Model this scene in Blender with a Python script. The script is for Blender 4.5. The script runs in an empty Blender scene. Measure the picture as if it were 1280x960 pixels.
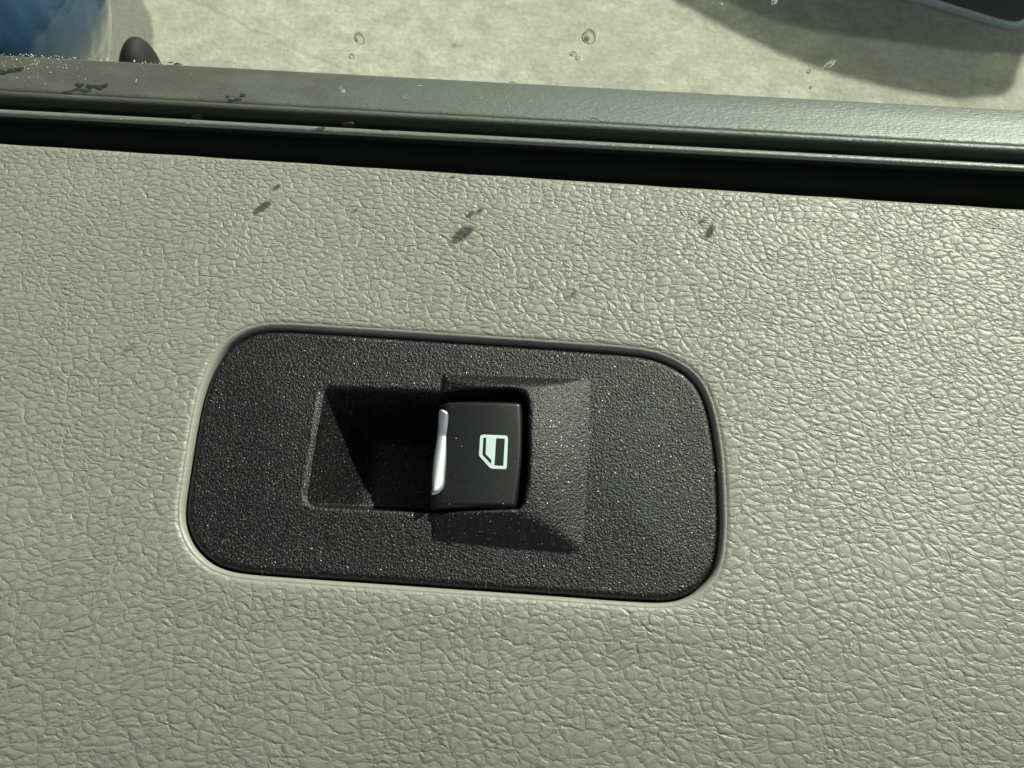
import bpy, bmesh, math, random
import numpy as np
from mathutils import Matrix, Vector

random.seed(4); np.random.seed(4)
scn = bpy.context.scene
COL = scn.collection
R = math.radians

# ------------------------------------------------------------------ camera
P0 = np.array([0.0, 0.0, 1.0])            # the point of the door trim in the middle of the picture
PITCH, ROLL, DIST = R(55), R(3.1), 0.275
FPX = 1372.0
F = np.array([0, math.cos(PITCH), -math.sin(PITCH)])
U0 = np.array([0, math.sin(PITCH), math.cos(PITCH)])
X0 = np.array([1.0, 0, 0])
RT = math.cos(ROLL)*X0 + math.sin(ROLL)*U0
UP = -math.sin(ROLL)*X0 + math.cos(ROLL)*U0
CAM = P0 - DIST*F
cd = bpy.data.cameras.new('camera'); cam = bpy.data.objects.new('camera', cd); COL.objects.link(cam)
m = Matrix.Identity(4)
for i in range(3):
    m[i][0], m[i][1], m[i][2], m[i][3] = RT[i], UP[i], -F[i], CAM[i]
cam.matrix_world = m
cd.sensor_width = 36; cd.lens = 36*FPX/1280
cd.clip_start = 0.01; cd.clip_end = 500
cd.dof.use_dof = True; cd.dof.focus_distance = 0.285; cd.dof.aperture_fstop = 52
scn.camera = cam
scn.render.resolution_x, scn.render.resolution_y = 1024, 768

# panel frame: slopes up towards the window
SLOPE = R(15)
PV = np.array([0, math.cos(SLOPE), math.sin(SLOPE)])
PN = np.array([0, -math.sin(SLOPE), math.cos(SLOPE)])
PM = Matrix(((1, 0, 0, P0[0]), (0, PV[1], PN[1], P0[1]), (0, PV[2], PN[2], P0[2]), (0, 0, 0, 1)))

# ------------------------------------------------------------------ light
SUNP = np.array([0.53, 0.71, 0.58]); SUNP /= np.linalg.norm(SUNP)       # in the panel frame
SUN = SUNP[0]*X0 + SUNP[1]*PV + SUNP[2]*PN
elev = math.asin(SUN[2]); azim = math.atan2(SUN[0], SUN[1])
w = bpy.data.worlds.new('World'); scn.world = w; w.use_nodes = True
nt = w.node_tree
sky = nt.nodes.new('ShaderNodeTexSky'); sky.sky_type = 'NISHITA'; sky.sun_disc = False
sky.sun_elevation = elev; sky.sun_rotation = azim
sky.dust_density = 4.0; sky.air_density = .8; sky.ozone_density = .4
hs_ = nt.nodes.new('ShaderNodeHueSaturation'); hs_.inputs['Saturation'].default_value = .55
nt.links.new(sky.outputs[0], hs_.inputs['Color']); nt.links.new(hs_.outputs[0], nt.nodes['Background'].inputs[0])
nt.nodes['Background'].inputs[1].default_value = 0.05
sd = bpy.data.lights.new('sun', 'SUN'); sd.energy = 5.0; sd.angle = R(0.9); sd.color = (1.0, 0.965, 0.89)
so = bpy.data.objects.new('sun', sd); COL.objects.link(so)
so.rotation_euler = Vector(SUN).to_track_quat('Z', 'Y').to_euler()
scn.view_settings.view_transform = 'Standard'; scn.view_settings.look = 'None'
scn.view_settings.exposure = 0.2; scn.view_settings.gamma = 1
scn.render.engine = 'CYCLES'
scn.cycles.transparent_max_bounces = 12

# ------------------------------------------------------------------ geometry helpers
def ray(px, py):
    d = F + (px-640)/FPX*RT + (480-py)/FPX*UP
    return d/np.linalg.norm(d)
def on_panel(px, py, z=0.0):              # picture point -> (u, v) on the panel at height z above it
    d = ray(px, py); t = (z - (CAM-P0)@PN)/(d@PN)
    q = CAM + t*d - P0
    return np.array([q@X0, q@PV])
def on_plane(px, py, p, n):
    d = ray(px, py); t = ((p-CAM)@n)/(d@n)
    return CAM + t*d
def at_y(px, py, y): return on_plane(px, py, np.array([0, y, 0.]), np.array([0, 1., 0]))
def at_z(px, py, z): return on_plane(px, py, np.array([0, 0, z]), np.array([0, 0, 1.]))

def mesh(name, verts, faces, mat, parent=None, frame=None, smooth=True, mw=None):
    me = bpy.data.meshes.new(name)
    me.from_pydata([tuple(v) for v in verts], [], [tuple(f) for f in faces])
    me.validate(); me.update()
    if smooth: me.polygons.foreach_set('use_smooth', [True]*len(me.polygons))
    if mat: me.materials.append(mat)
    o = bpy.data.objects.new(name, me); COL.objects.link(o)
    M = frame if frame is not None else Matrix.Identity(4)
    if parent is not None:
        o.parent = parent; o.matrix_parent_inverse = Matrix.Identity(4)
        o.matrix_basis = WM[parent.name].inverted() @ M
    else: o.matrix_basis = M
    WM[o.name] = M.copy()
    return o
WM = {}
def fix_normals(o, out=True):
    bm = bmesh.new(); bm.from_mesh(o.data)
    bmesh.ops.remove_doubles(bm, verts=bm.verts, dist=1e-7)
    bmesh.ops.recalc_face_normals(bm, faces=bm.faces); bm.to_mesh(o.data); bm.free()
def empty(name, loc, label, cat, group=None):
    o = bpy.data.objects.new(name, None); COL.objects.link(o)
    o.empty_display_size = 0.05
    o.matrix_basis = Matrix.Translation(loc); WM[o.name] = o.matrix_basis.copy()
    tag(o, label, cat, group); return o
def tag(o, label=None, cat=None, group=None, kind=None):
    if label: o['label'] = label
    if cat: o['category'] = cat
    if group: o['group'] = group
    if kind: o['kind'] = kind
def grid_faces(nr, nc, mask=None, wrap=False):
    f = []
    for i in range(nr-1):
        for j in range(nc if wrap else nc-1):
            a, b = i*nc+j, i*nc+(j+1) % nc
            q = (a, b, b+nc, a+nc)
            if mask is None or all(mask[k] for k in q): f.append(q)
    return f
def sweep(name, prof, x0, x1, n, mat, parent, jitter=None, smooth=True, slope=0.0):
    """extrude a (y, z) profile along x; slope skews it in the ground plane"""
    xs = np.linspace(x0, x1, n); V = []
    for i, x in enumerate(xs):
        for k, (y, z) in enumerate(prof):
            dy, dz = jitter(i, x, k) if jitter else (0, 0)
            V.append((x, y + x*slope + dy, z + dz))
    return mesh(name, V, grid_faces(n, len(prof)), mat, parent, smooth=smooth)
def catmull(pts, n):
    pts = np.array(pts, float); N = len(pts); out = []
    for i in range(N):
        a, b, c, d = pts[i-1], pts[i], pts[(i+1) % N], pts[(i+2) % N]
        for k in range(n):
            t = k/n
            out.append(.5*((2*b)+(-a+c)*t+(2*a-5*b+4*c-d)*t*t+(-a+3*b-3*c+d)*t**3))
    return np.array(out)
def resample(p, n):
    q = np.vstack([p, p[:1]]); s = np.r_[0, np.cumsum(np.linalg.norm(np.diff(q, axis=0), axis=1))]
    t = np.linspace(0, s[-1], n, endpoint=False)
    return np.c_[np.interp(t, s, q[:, 0]), np.interp(t, s, q[:, 1])]
def sdf(P, poly):                         # signed distance, negative inside
    A = poly; B = np.roll(poly, -1, axis=0)
    best = np.full(len(P), 1e9); inside = np.zeros(len(P), bool)
    for a, b in zip(A, B):
        ab = b-a; t = np.clip(((P-a)@ab)/(ab@ab+1e-18), 0, 1)
        best = np.minimum(best, np.linalg.norm(P-a-t[:, None]*ab, axis=1))
        c = ((a[1] > P[:, 1]) != (b[1] > P[:, 1]))
        with np.errstate(divide='ignore', invalid='ignore'):
            xi = (b[0]-a[0])*(P[:, 1]-a[1])/(b[1]-a[1]+1e-30)+a[0]
        inside ^= c & (P[:, 0] < xi)
    return np.where(inside, -best, best)
def sstep(x, a, b):
    t = np.clip((x-a)/(b-a), 0, 1); return t*t*(3-2*t)
def smin(a, b, k):
    h = np.clip(.5+.5*(b-a)/k, 0, 1); return b*(1-h)+a*h-k*h*(1-h)

# ------------------------------------------------------------------ material helpers
class MT:
    def __init__(s, name):
        s.m = bpy.data.materials.new(name); s.m.use_nodes = True; s.t = s.m.node_tree
        s.b = s.t.nodes['Principled BSDF']; s.out = s.t.nodes['Material Output']
    def n(s, kind, **kw):
        nd = s.t.nodes.new('ShaderNode'+kind)
        for k, v in kw.items():
            if k.startswith('i_'):
                key = k[2:]; key = int(key) if key.isdigit() else key
                nd.inputs[key].default_value = v
            else: setattr(nd, k, v)
        return nd
    def l(s, a, b): s.t.links.new(a, b)
    def obj(s): return s.n('TexCoord').outputs['Object']
    def map(s, vec, scale=(1, 1, 1), loc=(0, 0, 0), rot=(0, 0, 0)):
        mp = s.n('Mapping'); mp.inputs['Scale'].default_value = scale
        mp.inputs['Location'].default_value = loc; mp.inputs['Rotation'].default_value = rot
        s.l(vec, mp.inputs[0]); return mp.outputs[0]
    def math(s, op, a, b=None, c=None, clamp=False):
        nd = s.n('Math', operation=op, use_clamp=clamp)
        for i, v in enumerate((a, b, c)):
            if v is None: continue
            if isinstance(v, (int, float)): nd.inputs[i].default_value = v
            else: s.l(v, nd.inputs[i])
        return nd.outputs[0]
    def noise(s, vec, scale, detail=3, rough=.5, out=0):
        nd = s.n('TexNoise'); nd.inputs['Scale'].default_value = scale
        nd.inputs['Detail'].default_value = detail; nd.inputs['Roughness'].default_value = rough
        s.l(vec, nd.inputs['Vector']); return nd.outputs[out]
    def vor(s, vec, scale, feature='F1', rnd=1.0, out='Distance', dims='3D'):
        nd = s.n('TexVoronoi', feature=feature, voronoi_dimensions=dims); nd.inputs['Scale'].default_value = scale
        nd.inputs['Randomness'].default_value = rnd
        s.l(vec, nd.inputs['Vector']); return nd.outputs[out]
    def rng(s, v, a, b, c=0., d=1., smooth=False):
        nd = s.n('MapRange'); nd.inputs[1].default_value = a; nd.inputs[2].default_value = b
        nd.inputs[3].default_value = c; nd.inputs[4].default_value = d
        if smooth: nd.interpolation_type = 'SMOOTHSTEP'
        s.l(v, nd.inputs[0]); return nd.outputs[0]
    def mix(s, fac, a, b):
        nd = s.n('Mix', data_type='RGBA')
        if isinstance(fac, (int, float)): nd.inputs[0].default_value = fac
        else: s.l(fac, nd.inputs[0])
        for i, v in ((6, a), (7, b)):
            if isinstance(v, tuple): nd.inputs[i].default_value = (*v, 1)
            else: s.l(v, nd.inputs[i])
        return nd.outputs[2]
    def bump(s, h, dist, strength=1.0, prev=None):
        nd = s.n('Bump'); nd.inputs['Distance'].default_value = dist; nd.inputs['Strength'].default_value = strength
        s.l(h, nd.inputs['Height'])
        if prev is not None: s.l(prev, nd.inputs['Normal'])
        return nd.outputs[0]
    def set(s, col=None, rough=None, metal=None, spec=None, coat=None, normal=None):
        I = s.b.inputs
        for key, v in (('Base Color', col), ('Roughness', rough), ('Metallic', metal), ('Specular IOR Level', spec), ('Coat Weight', coat)):
            if v is None: continue
            if isinstance(v, tuple): I[key].default_value = (*v, 1)
            elif isinstance(v, (int, float)): I[key].default_value = v
            else: s.l(v, I[key])
        if normal is not None: s.l(normal, I['Normal'])
        return s.m

def warp(M, vec, scale, amt):
    nz = M.n('TexNoise'); nz.inputs['Scale'].default_value = scale; nz.inputs['Detail'].default_value = 2
    M.l(vec, nz.inputs['Vector'])
    sub = M.n('VectorMath', operation='SUBTRACT'); M.l(nz.outputs['Color'], sub.inputs[0]); sub.inputs[1].default_value = (.5, .5, .5)
    sc = M.n('VectorMath', operation='SCALE'); M.l(sub.outputs[0], sc.inputs[0]); sc.inputs['Scale'].default_value = amt
    ad = M.n('VectorMath', operation='ADD'); M.l(vec, ad.inputs[0]); M.l(sc.outputs[0], ad.inputs[1])
    return ad.outputs[0]

# --- grained trim plastic
SHADES_SCUFFS = [(160, 438, 13, 6, .75), (1212, 300, 13, 5, .4), (60, 640, 9, 4, .5)]  # first two paint shadows of unseen drops into the colour; last a scuff
def leather():
    M = MT('grained_grey_green_trim')
    o = M.obj()
    o2 = M.map(o, scale=(1, 1, 0))
    # the moulded grain gets finer towards the window
    sx = M.n('SeparateXYZ'); M.l(o2, sx.inputs[0])
    kk = M.math('ADD', 1.06, M.math('MULTIPLY', sx.outputs[1], 1.25))
    cx = M.n('CombineXYZ'); M.l(M.math('MULTIPLY', sx.outputs[0], M.math('ADD', 1.06, M.math('MULTIPLY', sx.outputs[1], 2.1))), cx.inputs[0])
    M.l(M.math('MULTIPLY', sx.outputs[1], kk), cx.inputs[1])
    w1 = warp(M, warp(M, warp(M, cx.outputs[0], 26, .010), 420, .0017), 1300, .00055)
    st = M.map(w1, scale=(.74, 1.22, 1), rot=(0, 0, R(-8)))
    mid = M.vor(st, 385, 'DISTANCE_TO_EDGE', 1.0, dims='2D')
    st2 = M.map(w1, scale=(.72, 1.25, 1), loc=(.31, .17, 0), rot=(0, 0, R(9)))
    sub = M.vor(st2, 640, 'DISTANCE_TO_EDGE', 1.0, dims='2D')
    big = M.vor(M.map(w1, scale=(.7, 1.3, 1), loc=(.7, .3, 0)), 140, 'DISTANCE_TO_EDGE', 1.0, dims='2D')
    hb = M.math('POWER', M.rng(mid, 0, .34), .55)
    hs = M.math('POWER', M.rng(sub, 0, .34), .6)
    hg = M.rng(big, 0, .07, 0, 1, True)
    vary = M.rng(M.noise(o2, 110, 2), .36, .62, .15, .9)       # some small creases close up
    vary2 = M.rng(M.noise(o2, 160, 2), .32, .5, .6, 1)
    hs2 = M.math('SUBTRACT', 1.0, M.math('MULTIPLY', M.math('SUBTRACT', 1.0, hs), vary))
    hb = M.math('SUBTRACT', 1.0, M.math('MULTIPLY', M.math('SUBTRACT', 1.0, hb), vary2))
    cell = M.vor(st, 385, 'F1', 1.0, out='Color', dims='2D')
    sep = M.n('SeparateColor'); M.l(cell, sep.inputs[0])
    cell2 = M.vor(st2, 640, 'F1', 1.0, out='Color', dims='2D')
    sep2 = M.n('SeparateColor'); M.l(cell2, sep2.inputs[0])
    h = M.math('ADD', M.math('MULTIPLY', hb, .85), M.math('MULTIPLY', hs2, .50))
    h = M.math('ADD', h, M.math('MULTIPLY', hg, .35))
    h = M.math('ADD', h, M.math('MULTIPLY', M.math('MULTIPLY', sep.outputs[0], hb), .18))
    h = M.math('ADD', h, M.math('MULTIPLY', M.math('MULTIPLY', sep2.outputs[0], hs2), .14))
    fine = M.noise(M.map(o2, scale=(1, 1.4, 1)), 1700, 4, .6)
    h = M.math('ADD', h, M.math('MULTIPLY', fine, .22))
    # the moulded rim round the opening has no grain
    vc = M.n('VertexColor'); vc.layer_name = 'grain'
    h = M.math('MULTIPLY', h, vc.outputs[0])
    nrm = M.bump(h, .00019, 1.0)
    c = M.mix(M.rng(M.noise(o2, 14, 4), .35, .7), (.305, .298, .258), (.355, .347, .303))
    crease_shade = M.math('MULTIPLY', M.math('SUBTRACT', 1.0, M.math('MULTIPLY', hb, hs2)), .46)  # shade in the creases, painted as a darker colour
    c = M.mix(M.math('MULTIPLY', crease_shade, vc.outputs[0]), c, (.16, .16, .125))
    for (px, py, a, b, ang) in SHADES_SCUFFS:
        q = on_panel(px, py); s_ = .0002
        mp = M.map(M.map(warp(M, o2, 300, .0025), loc=(-q[0], -q[1], 0)), rot=(0, 0, -ang))
        mp = M.map(mp, scale=(1/(a*s_), 1/(b*s_), 0))
        ln = M.n('VectorMath', operation='LENGTH'); M.l(mp, ln.inputs[0])
        k = M.rng(ln.outputs['Value'], 1.15, .35, 0, .62, True)
        k = M.math('MULTIPLY', k, M.rng(M.noise(o2, 900, 3), .3, .6, .35, 1))
        c = M.mix(k, c, (.11, .12, .105))
    rough = M.rng(M.noise(o2, 1200, 3), .3, .7, .41, .53)
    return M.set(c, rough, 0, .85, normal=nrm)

def black_grain(name, base=(.0105, .0118, .0122), rough=.33, scale=1900, dist=.00022, spec=.5):
    M = MT(name); o = M.obj()
    wv = warp(M, o, 700, .0006)
    a = M.vor(wv, scale, 'SMOOTH_F1', 1.0)
    b = M.noise(o, scale*1.6, 3, .65)
    h = M.math('SUBTRACT', M.math('MULTIPLY', b, .7), M.math('MULTIPLY', a, .7))
    nrm = M.bump(h, dist, 1.0)
    # sparkle glints painted into the colour as sparse pale flecks, each faintly tinted
    v1 = M.n('TexVoronoi', feature='F1'); v1.inputs['Scale'].default_value = 1400; M.l(wv, v1.inputs['Vector'])
    f1 = M.rng(v1.outputs['Distance'], .25, .12, 0, 1)
    sc = M.n('SeparateColor'); M.l(v1.outputs['Color'], sc.inputs[0])
    f1 = M.math('MULTIPLY', f1, M.rng(sc.outputs[0], .52, 1.0, 0, 1.0))
    tint = M.mix(.6, v1.outputs['Color'], (.58, .52, .43))
    v2 = M.n('TexVoronoi', feature='F1'); v2.inputs['Scale'].default_value = 330; M.l(wv, v2.inputs['Vector'])
    s2 = M.n('SeparateColor'); M.l(v2.outputs['Color'], s2.inputs[0])
    f2 = M.math('MULTIPLY', M.rng(v2.outputs['Distance'], .07, .03, 0, 1), M.rng(s2.outputs[0], .6, .8, 0, .9))
    metal = M.math('MULTIPLY', f1, 1.0)
    grain = M.rng(h, -.12, .32, 0, 1)
    bs = M.mix(grain, tuple(x*.35 for x in base), tuple(x*1.5 for x in base))  # grain hollows painted darker, tops lighter: relief shading put into the colour
    c = M.mix(f1, bs, tint)
    c = M.mix(f2, c, (.62, .52, .42))
    return M.set(c, rough, metal, spec, normal=nrm)

LEATHER = leather()
BEZEL = black_grain('textured_black_plastic')
def simple(name, col, rough, metal=0, spec=.5, coat=0, bump=None):
    M = MT(name); nrm = None
    if bump: nrm = M.bump(M.noise(M.obj(), bump[0], 3), bump[1])
    return M.set(col, rough, metal, spec, coat, nrm)
BUTTON = simple('satin_black_button', (.012, .013, .014), .36, bump=(5000, .000008))
SOCKET = simple('unlit_black_plastic', (.008, .008, .008), .6)
ICONM = simple('pale_printed_ink', (.62, .77, .77), .5)
CHROME = MT('polished_chrome'); CHROME.set((.88, .89, .92), .20, 1.0)
nn = CHROME.noise(CHROME.map(CHROME.obj(), scale=(.12, 1, 1)), 4000, 2)
CHROME.l(CHROME.bump(nn, .000006), CHROME.b.inputs['Normal']); CHROME = CHROME.m
BLUE = simple('blue_car_paint', (.010, .060, .13), .08, .35, .5, 1.0, bump=(16, .016))
DARKPAINT = simple('unseen_car_dark_paint', (.012, .014, .013), .35, 0, .4, .0)
TRIMM = simple('pale_bright_trim', (.74, .80, .79), .5)
DARKGLASS = simple('dark_grille_plastic', (.05, .06, .06), .5)
RUBBERSIDE = simple('black_flocked_rubber', (.018, .024, .018), .85, 0, .12, bump=(2500, .0002))

def rubber():
    M = MT('dusty_black_rubber'); o = M.obj()
    fine = M.noise(M.map(o, scale=(.45, 1, 1)), 1300, 4, .65)
    nrm = M.bump(fine, .00022)
    g = M.n('SeparateXYZ'); M.l(o, g.inputs[0])
    left = M.rng(g.outputs[0], .03, -.12, 0, 1, True)
    dirt = M.math('MULTIPLY', M.rng(M.noise(M.map(o, scale=(.5, 1, 1)), 120, 4), .22, .62), M.rng(left, 0, 1, .1, 1.6))
    c = M.mix(dirt, (.10, .125, .107), (.070, .068, .056))
    return M.set(c, .43, 0, 1.0, normal=nrm)
RUBBER = rubber()
LIPM = simple('worn_rubber_lip', (.17, .20, .17), .40, 0, .9, bump=(2600, .00012))

def concrete():
    M = MT('sunlit_concrete'); o = M.obj()
    a = M.noise(o, 20, 7, .78); b = M.noise(o, 85, 5, .8); c3 = M.noise(o, 2.2, 3)
    c = M.mix(M.rng(a, .36, .64), (.40, .395, .32), (.68, .67, .55))
    c = M.mix(M.math('MULTIPLY', M.rng(b, .42, .64), .60), c, (.34, .335, .28))
    c = M.mix(M.math('MULTIPLY', M.rng(c3, .48, .68), .5), c, (.29, .28, .235))
    # shadow beside the mirror, painted as a darker patch in the ground colour
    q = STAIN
    mp = M.map(M.map(warp(M, o, 12, .02), loc=(-q[0], -q[1], 0)), rot=(0, 0, SHADE_R))
    mp = M.map(mp, scale=(1/SHADE_A, 1/SHADE_B, 0))
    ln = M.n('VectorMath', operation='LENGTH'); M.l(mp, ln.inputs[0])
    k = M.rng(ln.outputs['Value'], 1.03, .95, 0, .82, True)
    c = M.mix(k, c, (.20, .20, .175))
    q1, q2 = at_z(262, 8, 0), at_z(402, 76, 0); dd = (q2-q1)[:2]/np.linalg.norm((q2-q1)[:2])
    cp = M.map(M.map(warp(M, warp(M, o, 14, .04), 90, .012), loc=(-q1[0], -q1[1], 0)), rot=(0, 0, -math.atan2(dd[1], dd[0])))
    sy = M.n('SeparateXYZ'); M.l(cp, sy.inputs[0])
    ck = M.math('MULTIPLY', M.rng(M.math('ABSOLUTE', sy.outputs[1]), .007, .001, 0, .32), M.rng(M.math('ABSOLUTE', sy.outputs[0]), .5, .3, 0, 1))
    c = M.mix(ck, c, (.20, .195, .16))
    nrm = M.bump(M.math('ADD', M.math('MULTIPLY', b, 1), M.math('MULTIPLY', M.noise(o, 300, 3), .5)), .004)
    return M.set(c, .85, 0, .3, normal=nrm)

# ------------------------------------------------------------------ ground
g0 = at_z(120, 90, 0); g1 = at_z(196, 60, 0)
STAIN = at_z(118, 60, 0); SHADE_A = float(np.linalg.norm(at_z(193, 60, 0)-STAIN)); SHADE_B = SHADE_A*2.1; SHADE_R = R(-14)  # centre, size and turn of the shadow painted into the ground colour
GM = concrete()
n = 61; V = []
ax = np.sign(np.linspace(-1, 1, n))*np.abs(np.linspace(-1, 1, n))**3*150
for y in ax:
    for x in ax:
        d = math.hypot(x, y); V.append((x, y, 0.0 if d < 6 else .03*math.sin(x*.3)*math.cos(y*.25)*min(1, (d-6)/20)))
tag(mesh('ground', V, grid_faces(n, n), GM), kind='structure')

# ------------------------------------------------------------------ outline of the switch surround
OUT = [(358,411.6),(430,416),(500,420.6),(600,427.5),(700,434.5),(779,440.6),(818.7,447.0),(850,461),(870,479),(882,503),(890,534.5),
       (896,578),(899,637),(898,677),(892,708.7),(878,728.5),(858,743.0),(830.6,749.5),(779,747.8),(700,742),(600,735),(500,728),(398,721),
       (318.7,715),(283,709.0),(259,696.6),(239.6,673),(231.7,641),(237.6,590),(251,510.6),(263,470),(279,439),(300,422),(325,413.0)]
outline = resample(catmull([on_panel(*p) for p in OUT], 12), 320)
# make it run counter-clockwise seen from above
if np.sum(outline[:, 0]*np.roll(outline[:, 1], -1)-np.roll(outline[:, 0], -1)*outline[:, 1]) < 0: outline = outline[::-1]
tan = np.roll(outline, -1, axis=0)-np.roll(outline, 1, axis=0); tan /= np.linalg.norm(tan, axis=1)[:, None]
outn = np.c_[tan[:, 1], -tan[:, 0]]

# ------------------------------------------------------------------ the door and its trim
e0, e1 = on_panel(0, 178, -.0015), on_panel(1280, 261, -.0015)
es = (e1[1]-e0[1])/(e1[0]-e0[0])
edge_v = lambda u: e0[1] + (u-e0[0])*es
door = empty('car_door', (0, .08, 0), 'car door with grained grey-green trim, black belt seals and a rain-spotted window', 'car door')

UL, UR, VB = -.30, .30, -.24
ROLLR = .0022
def sag(u, v):                      # the trim is gently crowned round the switch
    return -(2.1*max(0, -.040-v)**2 + 1.1*max(0, v-.035)**2)
def topv(u): return edge_v(u)-ROLLR
rings = []          # (offset, z, grain)
prof = [(.0003, -.0060, 0), (.00035, -.0030, 0), (.0005, -.0015, 0), (.0008, -.0007, .05), (.0012, -.00025, .2), (.0017, -.00006, .3), (.0019, -.00016, .3), (.0021, -.00003, .5), (.0028, 0, .8), (.006, 0, 1)]
V, Gn = [], []
N = len(outline)
for off, z, g in prof:
    for p, q in zip(outline, outn):
        V.append((p[0]+q[0]*off, p[1]+q[1]*off, z)); Gn.append(g)
base = outline+outn*prof[-1][0]
cen = outline.mean(axis=0)
# end ring on the trim's own border
endr = []
for p in base:
    d = p-cen; cand = []
    if d[0] > 0: cand.append((UR-cen[0])/d[0])
    if d[0] < 0: cand.append((UL-cen[0])/d[0])
    if d[1] < 0: cand.append((VB-cen[1])/d[1])
    if d[1] > 0: cand.append((e0[1]-ROLLR-cen[1]+es*(cen[0]-e0[0]))/(d[1]-es*d[0]))
    endr.append(cen+d*min(c for c in cand if c > 0))
endr = np.array(endr)
for cx in (UL, UR):          # snap the ring to the true corners
    for cy in (VB, topv(cx)):
        k = np.argmin(np.linalg.norm(endr-np.array([cx, cy]), axis=1)); endr[k] = (cx, cy)
steps = [.03, .06, .1, .14, .19, .24, .3, .36, .43, .5, .58, .66, .75, .87, 1.0]
for t in steps:
    for p, q in zip(base, endr):
        r = p+(q-p)*t; V.append((r[0], r[1], sag(r[0], r[1]))); Gn.append(1)
nr = len(prof)+len(steps)
Fc = grid_faces(nr, N, wrap=True)
# rolled upper edge
nb = len(V); us = np.linspace(UL, UR, 121); K = 9
for i, u in enumerate(us):
    for k in range(K):
        a = k/(K-2)*math.pi/2 if k < K-1 else None
        if a is not None: y, z = ROLLR*math.sin(a), ROLLR*(math.cos(a)-1)
        else: y, z = ROLLR, -.02
        wob = .00004*math.sin(u*900)+.00005*math.sin(u*2300+1)
        V.append((u, topv(u)+y+wob*(y/ROLLR), z+sag(u, topv(u)))); Gn.append(1 if k < 5 else .4)
Fc += [tuple(nb+x for x in f) for f in grid_faces(len(us), K)]
trim = mesh('trim_panel', V, Fc, LEATHER, door, frame=PM)
vcl = trim.data.color_attributes.new('grain', 'FLOAT_COLOR', 'POINT')
vcl.data.foreach_set('color', np.repeat(np.array(Gn, float), 4).tolist())
bm = bmesh.new(); bm.from_mesh(trim.data)
for f in bm.faces:
    if f.normal.z < -0.01 and abs(f.normal.z) > .5: f.normal_flip()
bmesh.ops.recalc_face_normals(bm, faces=bm.faces)
up = sum(f.normal.z*f.calc_area() for f in bm.faces)
if up < 0: bmesh.ops.reverse_faces(bm, faces=bm.faces)
bm.to_mesh(trim.data); bm.free()

# ------------------------------------------------------------------ belt seals
# profiles are in world y, z ; E is the rear edge of the trim on the middle line
Epan = (0, edge_v(0)); E = P0 + Epan[1]*PV
ye, ze = E[1], E[2]
def wy(px, py, y):                 # height where the sight line crosses the plane y
    return at_y(px, py, y)[2]
XA, XB = -.32, .32
def rough_jit(amp, keys):
    rs = np.random.RandomState(3); a = rs.randn(4000)*amp
    def f(i, x, k): return (0, a[(i*7+k) % 4000]) if k in keys else (0, 0)
    return f
y1 = ye+.0060                                 # inner seal face
z_top = wy(640, 175.5, y1+.0016)
inner = [(y1-.0005, ze-.03), (y1-.0003, ze-.008), (y1+.0002, ze+.002), (y1+.0010, z_top-.004), (y1+.0014, z_top-.0011)]
o = sweep('inner_seal', inner, XA, XB, 160, RUBBERSIDE, door)
lip = [(y1+.0014, z_top-.0011), (y1+.0012, z_top-.0006), (y1+.0014, z_top-.0001), (y1+.0019, z_top+.00012), (y1+.0028, z_top+.0001), (y1+.0033, z_top-.0004), (y1+.0034, z_top-.003)]
ip = sweep('seal_lip', lip, XA, XB, 900, LIPM, o, jitter=rough_jit(.00012, (1, 2)))
yg = y1+.0052                                 # glass
y2 = yg+.0045                                 # outer lip
z2 = wy(640, 154, y2); z3 = wy(640, 150, y2+.0012)
y4 = y2+.0040; z4 = wy(640, 146.5, y4)
yE = y4+.0155; zE = wy(640, 102, yE)
outer = [(y2+.0010, z2-.03), (y2+.0009, z2-.0024), (y2+.0004, z2-.0010), (y2-.0001, z2-.0004), (y2, z2), (y2+.0006, z3+.00035), (y2+.0014, z3+.0003), (y2+.0020, z3-.0004), (y2+.0024, z3-.0020), (y4-.0008, z4-.0022), (y4-.0002, z4-.0004), (y4+.0003, z4),
         (y4+.001, z4+.0001), (y4+.004, z4+(zE-z4)*.35), (y4+.008, z4+(zE-z4)*.7), (yE-.001, zE), (yE-.0002, zE-.0004), (yE, zE-.002), (yE, zE-.015)]
mould = sweep('belt_moulding', outer, XA, XB, 200, RUBBER, door)
mould['label'] = 'dusty black outer belt moulding'
# painted skin of the door outside
skin = [(yE-.003, zE-.015), (yE+.004, zE-.017), (yE+.006, zE-.03), (yE+.03, zE-.15), (yE+.045, zE-.3), (yE+.03, zE-.55), (yE-.01, zE-.75)]
sweep('door_skin', skin, -.55, .45, 20, BLUE, door)
sweep('door_inner_shell', [(ye+.001, ze-.022), (ye+.003, ze-.05), (yE-.02, ze-.05), (yE-.008, zE-.016)], XA, XB, 4, SOCKET, door, smooth=False)

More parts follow.
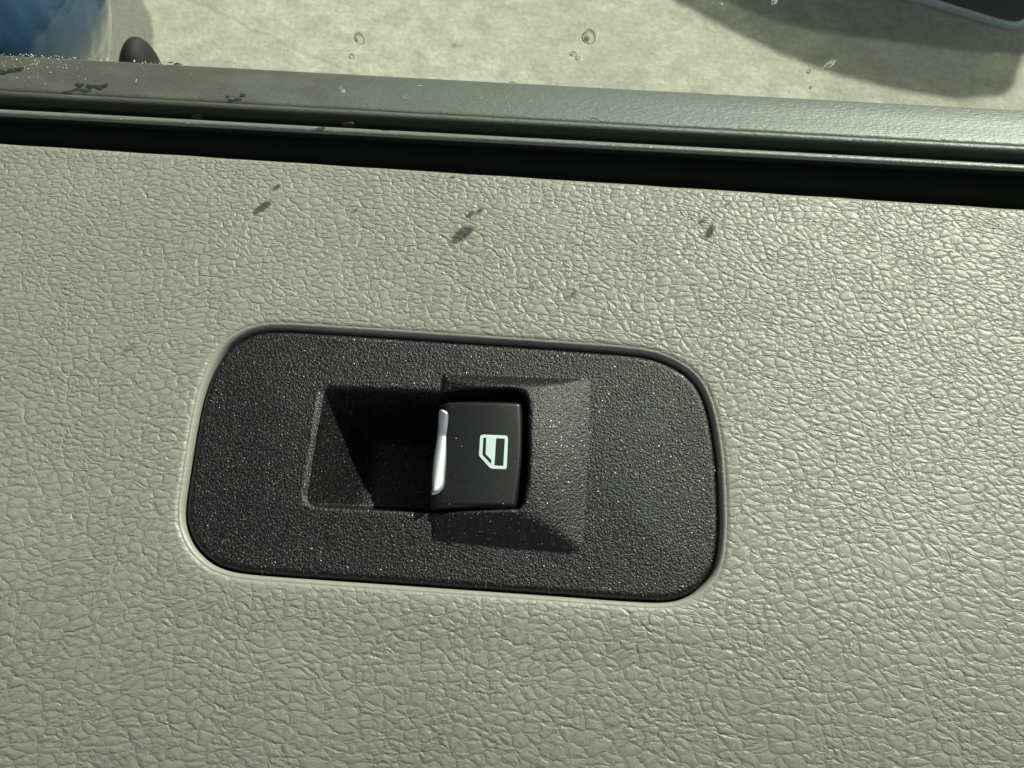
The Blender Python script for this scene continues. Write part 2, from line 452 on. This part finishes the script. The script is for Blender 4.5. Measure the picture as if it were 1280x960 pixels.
# glass pane: solid, leans inward
LEAN = R(7)
def glassmat():
    M = MT('tinted_window_glass'); t = M.t
    t.nodes.remove(M.b)
    tr = M.n('BsdfTransparent'); tr.inputs[0].default_value = (.915, .96, .91, 1)
    gl = M.n('BsdfGlossy'); gl.inputs['Roughness'].default_value = .0
    fr = M.n('Fresnel'); fr.inputs[0].default_value = 1.32
    geo = M.n('NewGeometry'); fac = M.math('MULTIPLY', fr.outputs[0], M.math('SUBTRACT', 1.0, geo.outputs['Backfacing']))
    mx = M.n('MixShader'); M.l(fac, mx.inputs[0]); M.l(tr.outputs[0], mx.inputs[1]); M.l(gl.outputs[0], mx.inputs[2])
    M.l(mx.outputs[0], M.out.inputs[0]); return M.m
GLASS = glassmat()
zb = z2-.025; GH = .62
GP = np.array([0, yg, z2]); GD = np.array([0, -math.sin(LEAN), math.cos(LEAN)]); GNn = np.array([0, math.cos(LEAN), math.sin(LEAN)])
th = .0038
V = []
for x in (-.75, .75):
    for (a, b) in ((0, 0), (th, 0), (th, 1), (0, 1)):
        p = GP + GNn*a + GD*(GH if b else -.025); V.append((x, p[1], p[2]))
mesh('window_glass', V, [(0, 1, 2, 3), (7, 6, 5, 4), (0, 4, 5, 1), (1, 5, 6, 2), (2, 6, 7, 3), (3, 7, 4, 0)], GLASS, door, smooth=False); fix_normals(bpy.data.objects['window_glass'])

# blue mirror seen through the glass, with its black foot
def superblob(cx, cy, cz, rx, ry, rz, e, nseg=48, nring=24, rotz=0, tilt=0):
    V = []
    def p(c, e): return math.copysign(abs(c)**e, c)
    for i in range(nring+1):
        a = -math.pi/2+math.pi*i/nring
        for j in range(nseg):
            b = 2*math.pi*j/nseg
            x = rx*p(math.cos(a), e)*p(math.cos(b), e); y = ry*p(math.cos(a), e)*p(math.sin(b), e); z = rz*p(math.sin(a), e)
            x, z = x*math.cos(tilt)-z*math.sin(tilt), x*math.sin(tilt)+z*math.cos(tilt)
            x, y = x*math.cos(rotz)-y*math.sin(rotz), x*math.sin(rotz)+y*math.cos(rotz)
            V.append((cx+x, cy+y, cz+z))
    return V, grid_faces(nring+1, nseg, wrap=True)
YM = yE+.16
c = at_y(4, 0, YM)
V, Fc = superblob(c[0]-.045, YM, c[2]-.005, .085, .055, .065, .62, rotz=R(-12), tilt=R(-20))
mir = mesh('door_mirror', V, Fc, BLUE, door); fix_normals(mir); mir['label'] = 'glossy blue mirror housing'
YF = yE+.05
c = at_y(171, 78, YF)
V, Fc = superblob(c[0], YF, c[2]-.016, .0072, .012, .0245, .9, rotz=0)
f = mesh('mirror_foot', V, Fc, simple('dull_black_plastic', (.008, .008, .007), .75), mir); fix_normals(f)

# small dark marks on the moulding
SMM = simple('flat_black_mark', (.022, .028, .024), .3)
def on_mould(px, py):
    # the moulding's flat top between y4 and yE
    a = np.array([0, y4, z4]); b = np.array([0, yE, zE]); d = (b-a)/np.linalg.norm(b-a)
    nrm = np.array([0, -d[2], d[1]])
    return on_plane(px, py, a+nrm*.0002, nrm), d
def strip(pts, wd, px_to):
    P = [px_to(*p) for p in pts]; return P
for k, blobs in enumerate([[(86,115,9,3),(97,112,9,3),(108,113,9,3),(100,106,9,3),(113,108,8,3),(125,109,8,4),(132,107,5,3)], [(284,121,4,3),(289,125,6,2),(297,124,7,2.5),(303,119,5,2.5)], [(2,90,9,4),(14,88,9,3),(24,86,9,2.5)], [(213,78,6,1.5),(222,80,8,2)]]):
    V, Fc = [], []
    for j, (px, py, a, b) in enumerate(blobs):
        o_, d = on_mould(px, py); o_ = o_ + np.array([0, -d[2], d[1]])*(.00004*j)
        s_ = .00015; nb = len(V); ns = 14; V.append(tuple(o_))
        for q in range(ns):
            an = 2*math.pi*q/ns; rr = 1+.25*math.sin(3*an+px)+random.uniform(-.12, .12)
            V.append(tuple(o_ + X0*(a*s_*rr*math.cos(an)) + d*(b*s_*1.5*rr*math.sin(an)) + X0*0))
        Fc += [(nb, nb+1+q, nb+1+(q+1) % ns) for q in range(ns)]
    mesh('dark_mark', V, Fc, SMM, mould, smooth=False)

# ------------------------------------------------------------------ the window switch
sw = empty('window_switch', tuple(P0+PM.to_3x3()@Vector((-.01, -.02, -.004))), 'black textured window switch plate with a rocker button set into the door trim', 'window switch')
RES = .00026
mn, mx = outline.min(axis=0)-.001, outline.max(axis=0)+.001
gu = np.arange(mn[0], mx[0], RES); gv = np.arange(mn[1], mx[1], RES)
UU, VV = np.meshgrid(gu, gv); P = np.c_[UU.ravel(), VV.ravel()]
s_out = sdf(P, resample(outline, 160))
ZB = -.0007                                         # the plate lies a little below the trim
z = np.full(len(P), ZB)
z += .0006*sstep(-s_out, 0, .03)                      # slight crown
# hump round the button
hq = [on_panel(553, 466), on_panel(739, 473), on_panel(727, 693), on_panel(539, 675)]   # TL TR BR BL
def edge_dist(P, a, b):                             # distance to the line a-b, positive on the inner side
    d = (b-a)/np.linalg.norm(b-a); n_ = np.array([d[1], -d[0]]); return (P-a)@n_
dT = edge_dist(P, hq[0], hq[1]); dR = edge_dist(P, hq[1], hq[2]); dB = edge_dist(P, hq[2], hq[3]); dL = edge_dist(P, hq[3], hq[0])
HH = .0042
aw = np.clip(dL/(dL+dR+1e-9), 0, 1)
arc = np.where((dL > 0) & (dR > 0), HH*(1-np.abs(2*aw-1)**2.0)+.0007*sstep(dL, 0, .0008)*sstep(aw, 1, .4), 0)
hh = smin(arc, dB*math.tan(R(36)), .0016)
hh = smin(hh, dT*math.tan(R(52)), .0014)
hum = np.maximum(hh, 0)*(1-.35*np.clip(2*dT/(dT+dB+1e-9)-1, -1, 1)**2)
z = z+hum
# finger well
zt = .0032
WELL = [(407,484,0),(470,485.5,0),(540,488,0.0005),(575,487,.0018),(641,484,zt),(655,489,zt),(661.5,503,zt),(662,560,zt),(660,600,zt),(655,630,.003),(648,637.5,.0026),(600,639,.0022),(560,640,.0012),(535,640,0),(440,635,0),(393,632,0),(383,628,0),(380,619,0),(388,570,0),(398,505,0),(401,489,0)]
well = np.array([on_panel(a, b, c) for a, b, c in WELL])
s_w = sdf(P, well)
wl_a, wl_b = on_panel(380, 632), on_panel(402, 484)
dl = edge_dist(P, wl_a, wl_b)
ta = on_panel(407, 484); tb = on_panel(660, 484)
dt_ = edge_dist(P, ta, tb)
slope_left = np.clip(dl, 0, 1)*1.6
floor_d = .0195 + np.clip(dl-.010, 0, 1)*.06
depth = smin(slope_left, floor_d, .005)
inw = np.clip(-s_w, 0, 1)
wall = inw*(2.6+1.5*(dt_ > .01))
fil = .0009
wdep = np.where(s_w < 0, smin(wall+0*wall, depth, .0045)+.0045/4*0, 0)
wdep = np.where(dl > .055, wdep, wdep)
lip_r = np.clip(fil - s_w, 0, fil)/fil               # small rounded edge outside the well
z = z - .00035*lip_r**2*(s_w > -1e-9) 
inside = s_w < 0
z = np.where(inside, np.minimum(z-.00035, z-.00035 - np.clip(wdep + hum*np.clip(inw/.0015, 0, 1), 0, 1)), z)
# rounded rim of the plate
RR = .0016
t = np.clip(s_out+RR, 0, RR*.999)
z -= RR-np.sqrt(RR*RR-t*t)
z = np.where(s_out > -.0001, z-.004*np.clip((s_out+.0001)/.0004, 0, 1), z)
mask = s_out < .0003
Vall = np.c_[P, z]
fcs = grid_faces(len(gv), len(gu), mask)
used = np.zeros(len(P), int); fa = np.array(fcs); used[np.unique(fa)] = 1
idx = np.cumsum(used)-1
plate = mesh('switch_plate', Vall[used > 0], idx[fa], BEZEL, sw, frame=PM)

# dark tray under the gap
V = [(p[0]+q[0]*.003, p[1]+q[1]*.003, -.0062) for p, q in zip(outline, outn)]+[(p[0]-q[0]*.004, p[1]-q[1]*.004, -.0062) for p, q in zip(outline, outn)]
mesh('mounting_flange', V, grid_faces(2, N, wrap=True), SOCKET, sw, frame=PM)

# button
zb_ = .0024
bc = [on_panel(549, 501, zb_), on_panel(658, 501, zb_), on_panel(651, 636, zb_), on_panel(537, 635, zb_)]
def bpos(a, b):                                       # a: left-right, b: top-bottom
    p = (bc[0]*(1-a)+bc[1]*a)*(1-b)+(bc[3]*(1-a)+bc[2]*a)*b
    bul = .0010*math.sin(math.pi*min(max(b, 0), 1))*a
    return p+np.array([bul, 0])
def bz(a, b):
    # high at the front third, falling to the pivot side, rolled at both ends
    z_ = zb_ + .0011*(1-((a-.45)/.55)**2) - .0004
    z_ -= .0030*max(0, (.13-a)/.13)**2.0 + .0045*max(0, (a-.90)/.10)**2.2
    r = .045
    for e in (b, 1-b): z_ -= .0014*max(0, (r-e)/r)**2.2
    return z_
na, nbb = 60, 60
aa = .5-.5*np.cos(np.linspace(0, math.pi, na)); bb = .5-.5*np.cos(np.linspace(0, math.pi, nbb))
V = []
for b in bb:
    for a in aa:
        p = bpos(a, b); V.append((p[0], p[1], bz(a, b)))
Fc = grid_faces(nbb, na)
rim = [i for i in range(na)]+[j*na+na-1 for j in range(1, nbb)]+[(nbb-1)*na+i for i in range(na-2, -1, -1)]+[j*na for j in range(nbb-2, 0, -1)]
n0 = len(V)
for r_ in rim: V.append((V[r_][0], V[r_][1], -.0225))
L = len(rim)
Fc += [(rim[i], n0+i, n0+(i+1) % L, rim[(i+1) % L]) for i in range(L)]
button = mesh('rocker_button', V, Fc, BUTTON, sw, frame=PM); fix_normals(button)
button['label'] = 'satin black rocker button with chrome front edge'

# chrome strip on the front edge
CH = [(545.5,517),(549,513.2),(553,513),(559,516),(561.5,522),(561,545),(559.5,570),(557.5,595),(556,610),(551,617.5),(544,621),(538.5,620.5),(537.8,612),(538.2,590),(540,570),(543.5,545),(544.8,530)]
ch = resample(catmull([on_panel(a, b, zb_-.0005) for a, b in CH], 8), 120)
cc = ch.mean(axis=0)
def hchrome(p):
    # nearest button parameter
    best = None
    w_ = (bc[1]-bc[0])
    a = ((p-bc[0]*(.5)-bc[3]*.5)@w_)/(w_@w_)
    hgt = np.linalg.norm(bc[0]-bc[3]); b = ((bc[0]-p)@((bc[0]-bc[3])/hgt))/hgt
    return a, b
V = []
RNG = 14
def chl(y):
    k = np.argsort(np.abs(ch[:, 1]-y))[:8]; return ch[k, 0].min()
for r_ in range(RNG+1):
    t = r_/RNG
    for p in ch:
        # shrink mostly across the strip: pull each point towards the strip's own spine
        spine_b = np.clip((p-ch[:, :].min(axis=0))[1], .0012, np.ptp(ch[:, 1])-.0012)+ch[:, 1].min()
        frac = (spine_b-ch[:, 1].min())/np.ptp(ch[:, 1])
        sp = np.array([on_panel(546.5+frac*6.5, 567, zb_)[0], spine_b])
        q = sp+(p-sp)*math.cos(t*math.pi/2) if r_ < RNG else sp
        a, b = hchrome(q)
        fx = np.clip((q[0]-chl(q[1]))/.0040, 0, 1)
        zz = zb_+.0009 + .0026*max(0, b-.33) + .0020*max(0, .33-b) + .0011*(math.sin(t*math.pi/2)**.6-1) - .0022*max(0, (.24-fx)/.24)**1.6 - .0008*fx 
        V.append((q[0], q[1], zz))
V0 = [(p[0], p[1], zb_-.004) for p in ch]
V = V0+V
chrome = mesh('chrome_strip', V, grid_faces(RNG+2, 120, wrap=True), CHROME, button, frame=PM)
bm = bmesh.new(); bm.from_mesh(chrome.data); bmesh.ops.remove_doubles(bm, verts=bm.verts, dist=1e-7)
bmesh.ops.recalc_face_normals(bm, faces=bm.faces)
if sum(f.normal.z*f.calc_area() for f in bm.faces) < 0: bmesh.ops.reverse_faces(bm, faces=bm.faces)
bm.to_mesh(chrome.data); bm.free()

# printed symbol: door window outline with the pane half down (three loops, thin sheet that follows the button)
def ic(x, y):                                        # crop pixel (823 x 960 of 585..645 x 530..600)
    return on_panel(585+x*60/823, 530+y*70/960, zb_+.0007)
def rounded(pts, rads, k=6):
    out = []; n_ = len(pts); pts = [np.array(p, float) for p in pts]
    for i in range(n_):
        p, a, b = pts[i], pts[i-1], pts[(i+1) % n_]; r_ = rads[i]
        if r_ == 0: out.append(p); continue
        da = (a-p)/np.linalg.norm(a-p); db = (b-p)/np.linalg.norm(b-p)
        s0, s1 = p+da*r_, p+db*r_
        for j in range(k+1):
            t = j/k; out.append((1-t)**2*s0+2*t*(1-t)*p+t*t*s1)
    return out
outerL = rounded([(210,182),(688,192),(664,768),(385,762),(188,545)], [55, 55, 45, 45, 35])
hole1 = rounded([(264,236),(314,236),(302,516),(404,620),(392,684),(246,530)], [8, 8, 8, 8, 8, 8], 3)
hole2 = rounded([(482,242),(632,246),(606,714),(452,710)], [6]*4, 3)
bmi = bmesh.new()
def inpoly(p, poly):
    return sdf(np.array([p], float), np.array(poly))[0] < 0
S_ = 10; gx = np.arange(150, 730, S_); gy = np.arange(150, 800, S_)
from mathutils.geometry import delaunay_2d_cdt
allp, ed = [], []
for lp in (outerL, hole1, hole2):
    k0 = len(allp); allp += [Vector((float(p[0]), float(p[1]))) for p in lp]
    ed += [(k0+i, k0+(i+1) % len(lp)) for i in range(len(lp))]
for x in np.arange(200, 690, 28):
    for y in np.arange(190, 765, 28):
        if sdf(np.array([[x, y]], float), np.array(outerL))[0] < -8: allp.append(Vector((float(x), float(y))))
cv, ce, cf, *_ = delaunay_2d_cdt(allp, ed, [], 0, 1e-4)
vs = [bmi.verts.new((*ic(p.x, p.y), 0)) for p in cv]
for f_ in cf:
    c_ = sum((cv[i] for i in f_), Vector((0, 0)))/len(f_)
    if inpoly(c_, outerL) and not inpoly(c_, hole1) and not inpoly(c_, hole2): bmi.faces.new([vs[i] for i in f_])
from mathutils.bvhtree import BVHTree
bt = BVHTree.FromPolygons([v.co.copy() for v in button.data.vertices], [tuple(p.vertices) for p in button.data.polygons])
for v in bmi.verts:
    hit = bt.ray_cast(Vector((v.co.x, v.co.y, .02)), Vector((0, 0, -1)))[0]; v.co.z = hit.z+.00005
bmesh.ops.recalc_face_normals(bmi, faces=bmi.faces)
if sum(f.normal.z for f in bmi.faces) < 0: bmesh.ops.reverse_faces(bmi, faces=bmi.faces)
me = bpy.data.meshes.new('window_symbol'); bmi.to_mesh(me); bmi.free(); me.materials.append(ICONM)
io = bpy.data.objects.new('window_symbol', me); COL.objects.link(io); io.parent = button
io.matrix_basis = Matrix.Identity(4)
io['label'] = 'pale printed symbol of a car window half open'

# ------------------------------------------------------------------ added unseen car beyond the upper right
cartop = empty('unseen_car', tuple(at_z(1150, 10, 0)), 'added unseen dark car just beyond the top right corner, shading the pale concrete', 'car')
HS = .70; sh = np.array([SUN[0], SUN[1]])/SUN[2]
GS = [at_z(*p, 0)[:2] for p in [(840, -14), (862, 3), (900, 26), (950, 50), (1000, 72), (1060, 92), (1120, 107), (1180, 118), (1215, 121), (1245, 113), (1275, 96)]]
inner_ = [q+sh*HS for q in GS]
dirb = np.array([-.35, 1.0]); dirb /= np.linalg.norm(dirb)
outer_ = list(inner_)
GB = [at_z(*p, 0)[:2] for p in [(845, -22), (870, -8), (905, 10), (950, 30), (1000, 44), (1060, 55), (1120, 63), (1180, 71), (1230, 77), (1262, 76), (1285, 66)]]
inner_ = [q+sh*HS for q in GB]
far = [inner_[-1]+np.array([.10, .35]), inner_[-1]+np.array([.25, 1.5]), inner_[0]+np.array([-.3, 1.4]), inner_[0]+np.array([-.18, .5])]
plan = resample(catmull(inner_+far, 8), 160); pc = plan.mean(axis=0)  # unseen car body, its outline shaped to throw the ground shadow
V = []
for zz, k in ((.13, .82), (.10, .93), (.14, .985), (.34, 1.0), (.50, 1.0), (.60, .998), (.67, .992), (.70, .975), (.72, .93), (.73, .8), (.74, .4)):
    for p in plan:
        q = pc+(p-pc)*k - (sh*(.60-zz)*.62 if zz < .6 else 0); V.append((q[0], q[1], zz))
body = mesh('unseen_car_body', V, grid_faces(11, 160, wrap=True)+[tuple(range(159, -1, -1)), tuple(range(10*160, 11*160))], DARKPAINT, cartop); fix_normals(body)
TG = MT('shade_sheet_tint'); TG.t.nodes.remove(TG.b)  # unseen sheet added only to cast the lighter outer band of the shadow
ta_ = TG.n('BsdfTransparent'); ta_.inputs[0].default_value = (.17, .18, .165, 1); tb_ = TG.n('BsdfGlossy'); tb_.inputs['Roughness'].default_value = .1
tm_ = TG.n('MixShader'); tm_.inputs[0].default_value = .06; TG.l(ta_.outputs[0], tm_.inputs[1]); TG.l(tb_.outputs[0], tm_.inputs[2]); TG.l(tm_.outputs[0], TG.out.inputs[0])
sheet_plan = resample(catmull(outer_+far, 8), 120)
V = [(p[0], p[1], HS+.012) for p in sheet_plan]
vo = mesh('shade_sheet', V, [tuple(range(120))], TG.m, cartop, smooth=False)
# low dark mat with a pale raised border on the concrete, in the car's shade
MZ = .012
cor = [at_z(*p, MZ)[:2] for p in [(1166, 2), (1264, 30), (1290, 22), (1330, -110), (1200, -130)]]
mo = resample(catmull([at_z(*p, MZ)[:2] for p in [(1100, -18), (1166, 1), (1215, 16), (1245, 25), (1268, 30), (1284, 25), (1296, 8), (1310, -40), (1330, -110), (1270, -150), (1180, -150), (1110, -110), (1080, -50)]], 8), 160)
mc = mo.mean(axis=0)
mat_ = empty('floor_mat', (mc[0], mc[1], 0), 'dark mat with a pale raised border lying in the shade at the top right corner', 'mat')
def ring(ks, zs, nm, mt, cap=False):
    V = []
    for k, zz in zip(ks, zs):
        for p in mo:
            d = p-mc; L_ = np.linalg.norm(d); q = mc+d*(1-k/L_); V.append((q[0], q[1], zz))
    fc = grid_faces(len(ks), 160, wrap=True)
    if cap: fc.append(tuple(range((len(ks)-1)*160, len(ks)*160)))
    o_ = mesh(nm, V, fc, mt, mat_); fix_normals(o_)
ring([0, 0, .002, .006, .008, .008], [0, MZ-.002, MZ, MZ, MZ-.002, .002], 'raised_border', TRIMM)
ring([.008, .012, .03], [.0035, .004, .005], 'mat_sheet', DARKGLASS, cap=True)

# ------------------------------------------------------------------ water drops on the outside of the glass
WATER = MT('clear_water'); WATER.b.inputs['Transmission Weight'].default_value = 1; WATER.b.inputs['IOR'].default_value = 1.33
WATER.set((1, 1, 1), 0.0)
tr_ = WATER.n('BsdfTransparent'); mx_ = WATER.n('MixShader'); mx_.inputs[0].default_value = .33
WATER.l(WATER.b.outputs[0], mx_.inputs[1]); WATER.l(tr_.outputs[0], mx_.inputs[2]); WATER.l(mx_.outputs[0], WATER.out.inputs[0]); WATER = WATER.m
GO = GP+GNn*(th+.00003)
def on_glass(px, py): return on_plane(px, py, GO, GNn)
SC = .00021
def drop(px, py, wpx, hpx, ang, bulge, label, seed):
    o_ = on_glass(px, py); rs = random.Random(seed)
    ns, nrg = 28, 10; V = []
    ph = rs.uniform(0, 6)
    for i in range(nrg+1):
        r_ = math.sin(math.pi/2*i/nrg); hgt = math.cos(math.pi/2*i/nrg)
        for j in range(ns):
            an = 2*math.pi*j/ns; wob = 1+.07*math.sin(2*an+ph)+.04*math.sin(3*an+ph*2)
            x = wpx*.5*SC*r_*wob*math.cos(an); y = hpx*.5*SC*1.25*r_*wob*math.sin(an)
            x, y = x*math.cos(ang)-y*math.sin(ang), x*math.sin(ang)+y*math.cos(ang)
            V.append((x, y, hgt*bulge*1.3*min(wpx, hpx)*.5*SC))
    Fc = grid_faces(nrg+1, ns, wrap=True)
    V.append((0, 0, 0)); k = len(V)-1
    Fc += [(nrg*ns+j, k, nrg*ns+(j+1) % ns) for j in range(ns)]
    fr = Matrix(((1, 0, 0, o_[0]), (0, GD[1], GNn[1], o_[1]), (0, GD[2], GNn[2], o_[2]), (0, 0, 0, 1)))
    ob = mesh('water_drop', V, Fc, WATER, None, frame=fr); fix_normals(ob)
    tag(ob, label, 'water drop', 'water drops on the window glass')
DROPS = [
 (449, 49, 13, 14, .2, .75, 'round water drop on the window, the larger of the left pair over pale concrete'),
 (439.5, 71, 7, 8, 0, .75, 'small water drop just below the larger left drop on the window'),
 (736, 47, 18, 17, .3, .75, 'largest round water drop, on the middle of the window glass'),
 (716.5, 68, 8, 7, 0, .75, 'left one of two tiny touching drops below the largest drop'),
 (722, 73, 6, 6, 0, .75, 'right one of two tiny touching drops below the largest drop'),
 (1037.5, 81, 9, 17, -.6, .7, 'elongated slanting water drop at the edge of the dark car shadow'),
 (1011, 90, 6, 6, 0, .7, 'tiny bright drop left of the slanting drop on the window'),
 (1013, 110, 4.5, 5, 0, .7, 'tiny dark drop below the slanting drop, over pale concrete'),
 (993, 133.5, 4, 4, 0, .7, 'speck of a drop over the moulding, right half of the window'),
 (968, 2, 7, 8, -.4, .7, 'small drop at the top edge of the picture over the shadow'),
 (901, 5, 5, 4, 0, .7, 'tiny drop near the top edge where the car shadow starts'),
 (428.5, 112, 10, 10, 0, .75, 'round drop seen against the belt moulding, left of centre'),
 (568, 58, 4.5, 4.5, 0, .7, 'faint tiny drop on the glass between the two large drops'),
 (525, 106.5, 11, 2.6, 0, .6, 'flat dark sliver of water over the moulding, upper of two'),
 (507, 121, 11, 2.2, -.1, .6, 'flat pale sliver of water over the moulding, lower of two'),
 (640, 103, 8, 3, 0, .6, 'flat drop lying on the far edge of the belt moulding'),
 (742, 149, 12, 4, 0, .6, 'flat drop on the moulding just above the sealing lip'),
]
for k, d in enumerate(DROPS): drop(*d, seed=k)

# ------------------------------------------------------------------ grit, leaf bits
GRITM = simple('pale_glinting_grit', (.75, .70, .60), .25)
V, Fc = [], []
def speck(p, r_):
    nb = len(V)
    for s in ((1, 0, -.7), (-1, 0, -.7), (0, 1, .7), (0, -1, .7)):
        V.append(tuple(p+np.array(s)*r_*np.array([random.uniform(.7, 1.5), 1, random.uniform(.6, 1.2)])))
    Fc.extend([(nb, nb+1, nb+2), (nb, nb+3, nb+1), (nb, nb+2, nb+3), (nb+1, nb+3, nb+2)])
for k in range(150):
    px = abs(random.gauss(0, 1))*110; t = random.random()
    py = 66+px*.056+ (abs(random.gauss(0, 1))*14 if k % 3 else random.uniform(0, 3)); 
    if py > 102+px*.054: continue
    p, d = on_mould(px, py); speck(p, random.choice([.00008, .0001, .00014, .0002]))
for k in range(60):
    px = random.uniform(0, 420); p = at_y(px, 114+px*.053+random.uniform(3, 7), y2+.0012); 
    p = np.array([p[0], y2+.0010, z3+.0001]); speck(p, random.choice([.00006, .0001, .00013]))
for k in range(90):
    px = random.uniform(0, 700)**1.0; p = at_y(px, 160, y1+.002); speck(np.array([p[0], y1+random.uniform(.0012, .002), z_top+.0001]), random.choice([.00005, .00008, .00012]))
tag(mesh('grit', V, Fc, GRITM, smooth=False), 'pale grains of grit scattered along the left of the moulding', 'grit', kind='stuff')
V, Fc = [], []
PR = np.array(PM.to_3x3()); PL = np.array(PM.translation)
def on_switch(px, py, zz, dz=.00006):
    q = on_panel(px, py, zz); ro = Vector((q[0], q[1], .03)); best = -1
    for ob in (button, plate):
        t_ = BVH[ob.name].ray_cast(ro, Vector((0, 0, -1)))[0]
        if t_ is not None: best = max(best, t_.z)
    if best < -.5: best = 0
    return PL+PR@np.array([q[0], q[1], best+dz])
BVH = {ob.name: BVHTree.FromPolygons([v.co.copy() for v in ob.data.vertices], [tuple(p.vertices) for p in ob.data.polygons]) for ob in (button, plate)}
for (px, py, zz, r_) in [(570, 548, .003, .00016), (577, 558, .003, .0001), (643, 576, .003, .0001), (629, 629, .003, .00013), (622, 626, .003, .00007), (562, 631, .002, .00009), (603, 522, .003, .00006),
                         (389, 685, 0, .00022), (364, 456, 0, .00012), (893, 588, -.001, .00035), (892, 584, -.001, .0002), (819, 650, 0, .00013)]:
    speck(on_switch(px, py, zz), r_)
for k in range(26):
    speck(on_switch(random.uniform(560, 650), random.choice([random.uniform(505, 632), random.uniform(600, 632)]), .003), random.uniform(.00003, .00006))
for k in range(5):
    q = on_panel(908+random.uniform(-5, 5), 588+random.uniform(-5, 5)); speck(PL+PR@np.array([q[0], q[1], .0001]), random.uniform(.00008, .0002))
tag(mesh('dust', V, Fc, GRITM, smooth=False), 'pale dust specks on the rocker button and switch plate', 'dust', kind='stuff')
LEAFM = simple('dry_leaf_bit', (.15, .10, .07), .8)
for (px, py, a, b, lab) in [(247, 147, 8, 4, 'tan round leaf crumb in the black slot beside the window'), (98, 141, 16, 3, 'thin brown leaf shred in the slot, at the left of the seal'), (436, 155, 9, 3, 'dark brown crumb in the slot, right of the tan leaf crumb')]:
    o_ = at_y(px, py, y2-.001); V = []; ns = 16
    for s in (0, 1):
        for q in range(ns):
            an = 2*math.pi*q/ns; rr = 1+random.uniform(-.15, .15)
            V.append((a*.00022*rr*math.cos(an), s*-.0004, b*.00026*rr*math.sin(an)+.0002*math.sin(an*2)))
    Fc = [tuple(range(ns)), tuple(range(2*ns-1, ns-1, -1))]+[(q, (q+1) % ns, ns+(q+1) % ns, ns+q) for q in range(ns)]
    ob = mesh('leaf_crumb', V, Fc, LEAFM, None, frame=Matrix.Translation(tuple(o_)), smooth=False); fix_normals(ob)
    tag(ob, lab, 'leaf crumb')
bpy.context.view_layer.update()
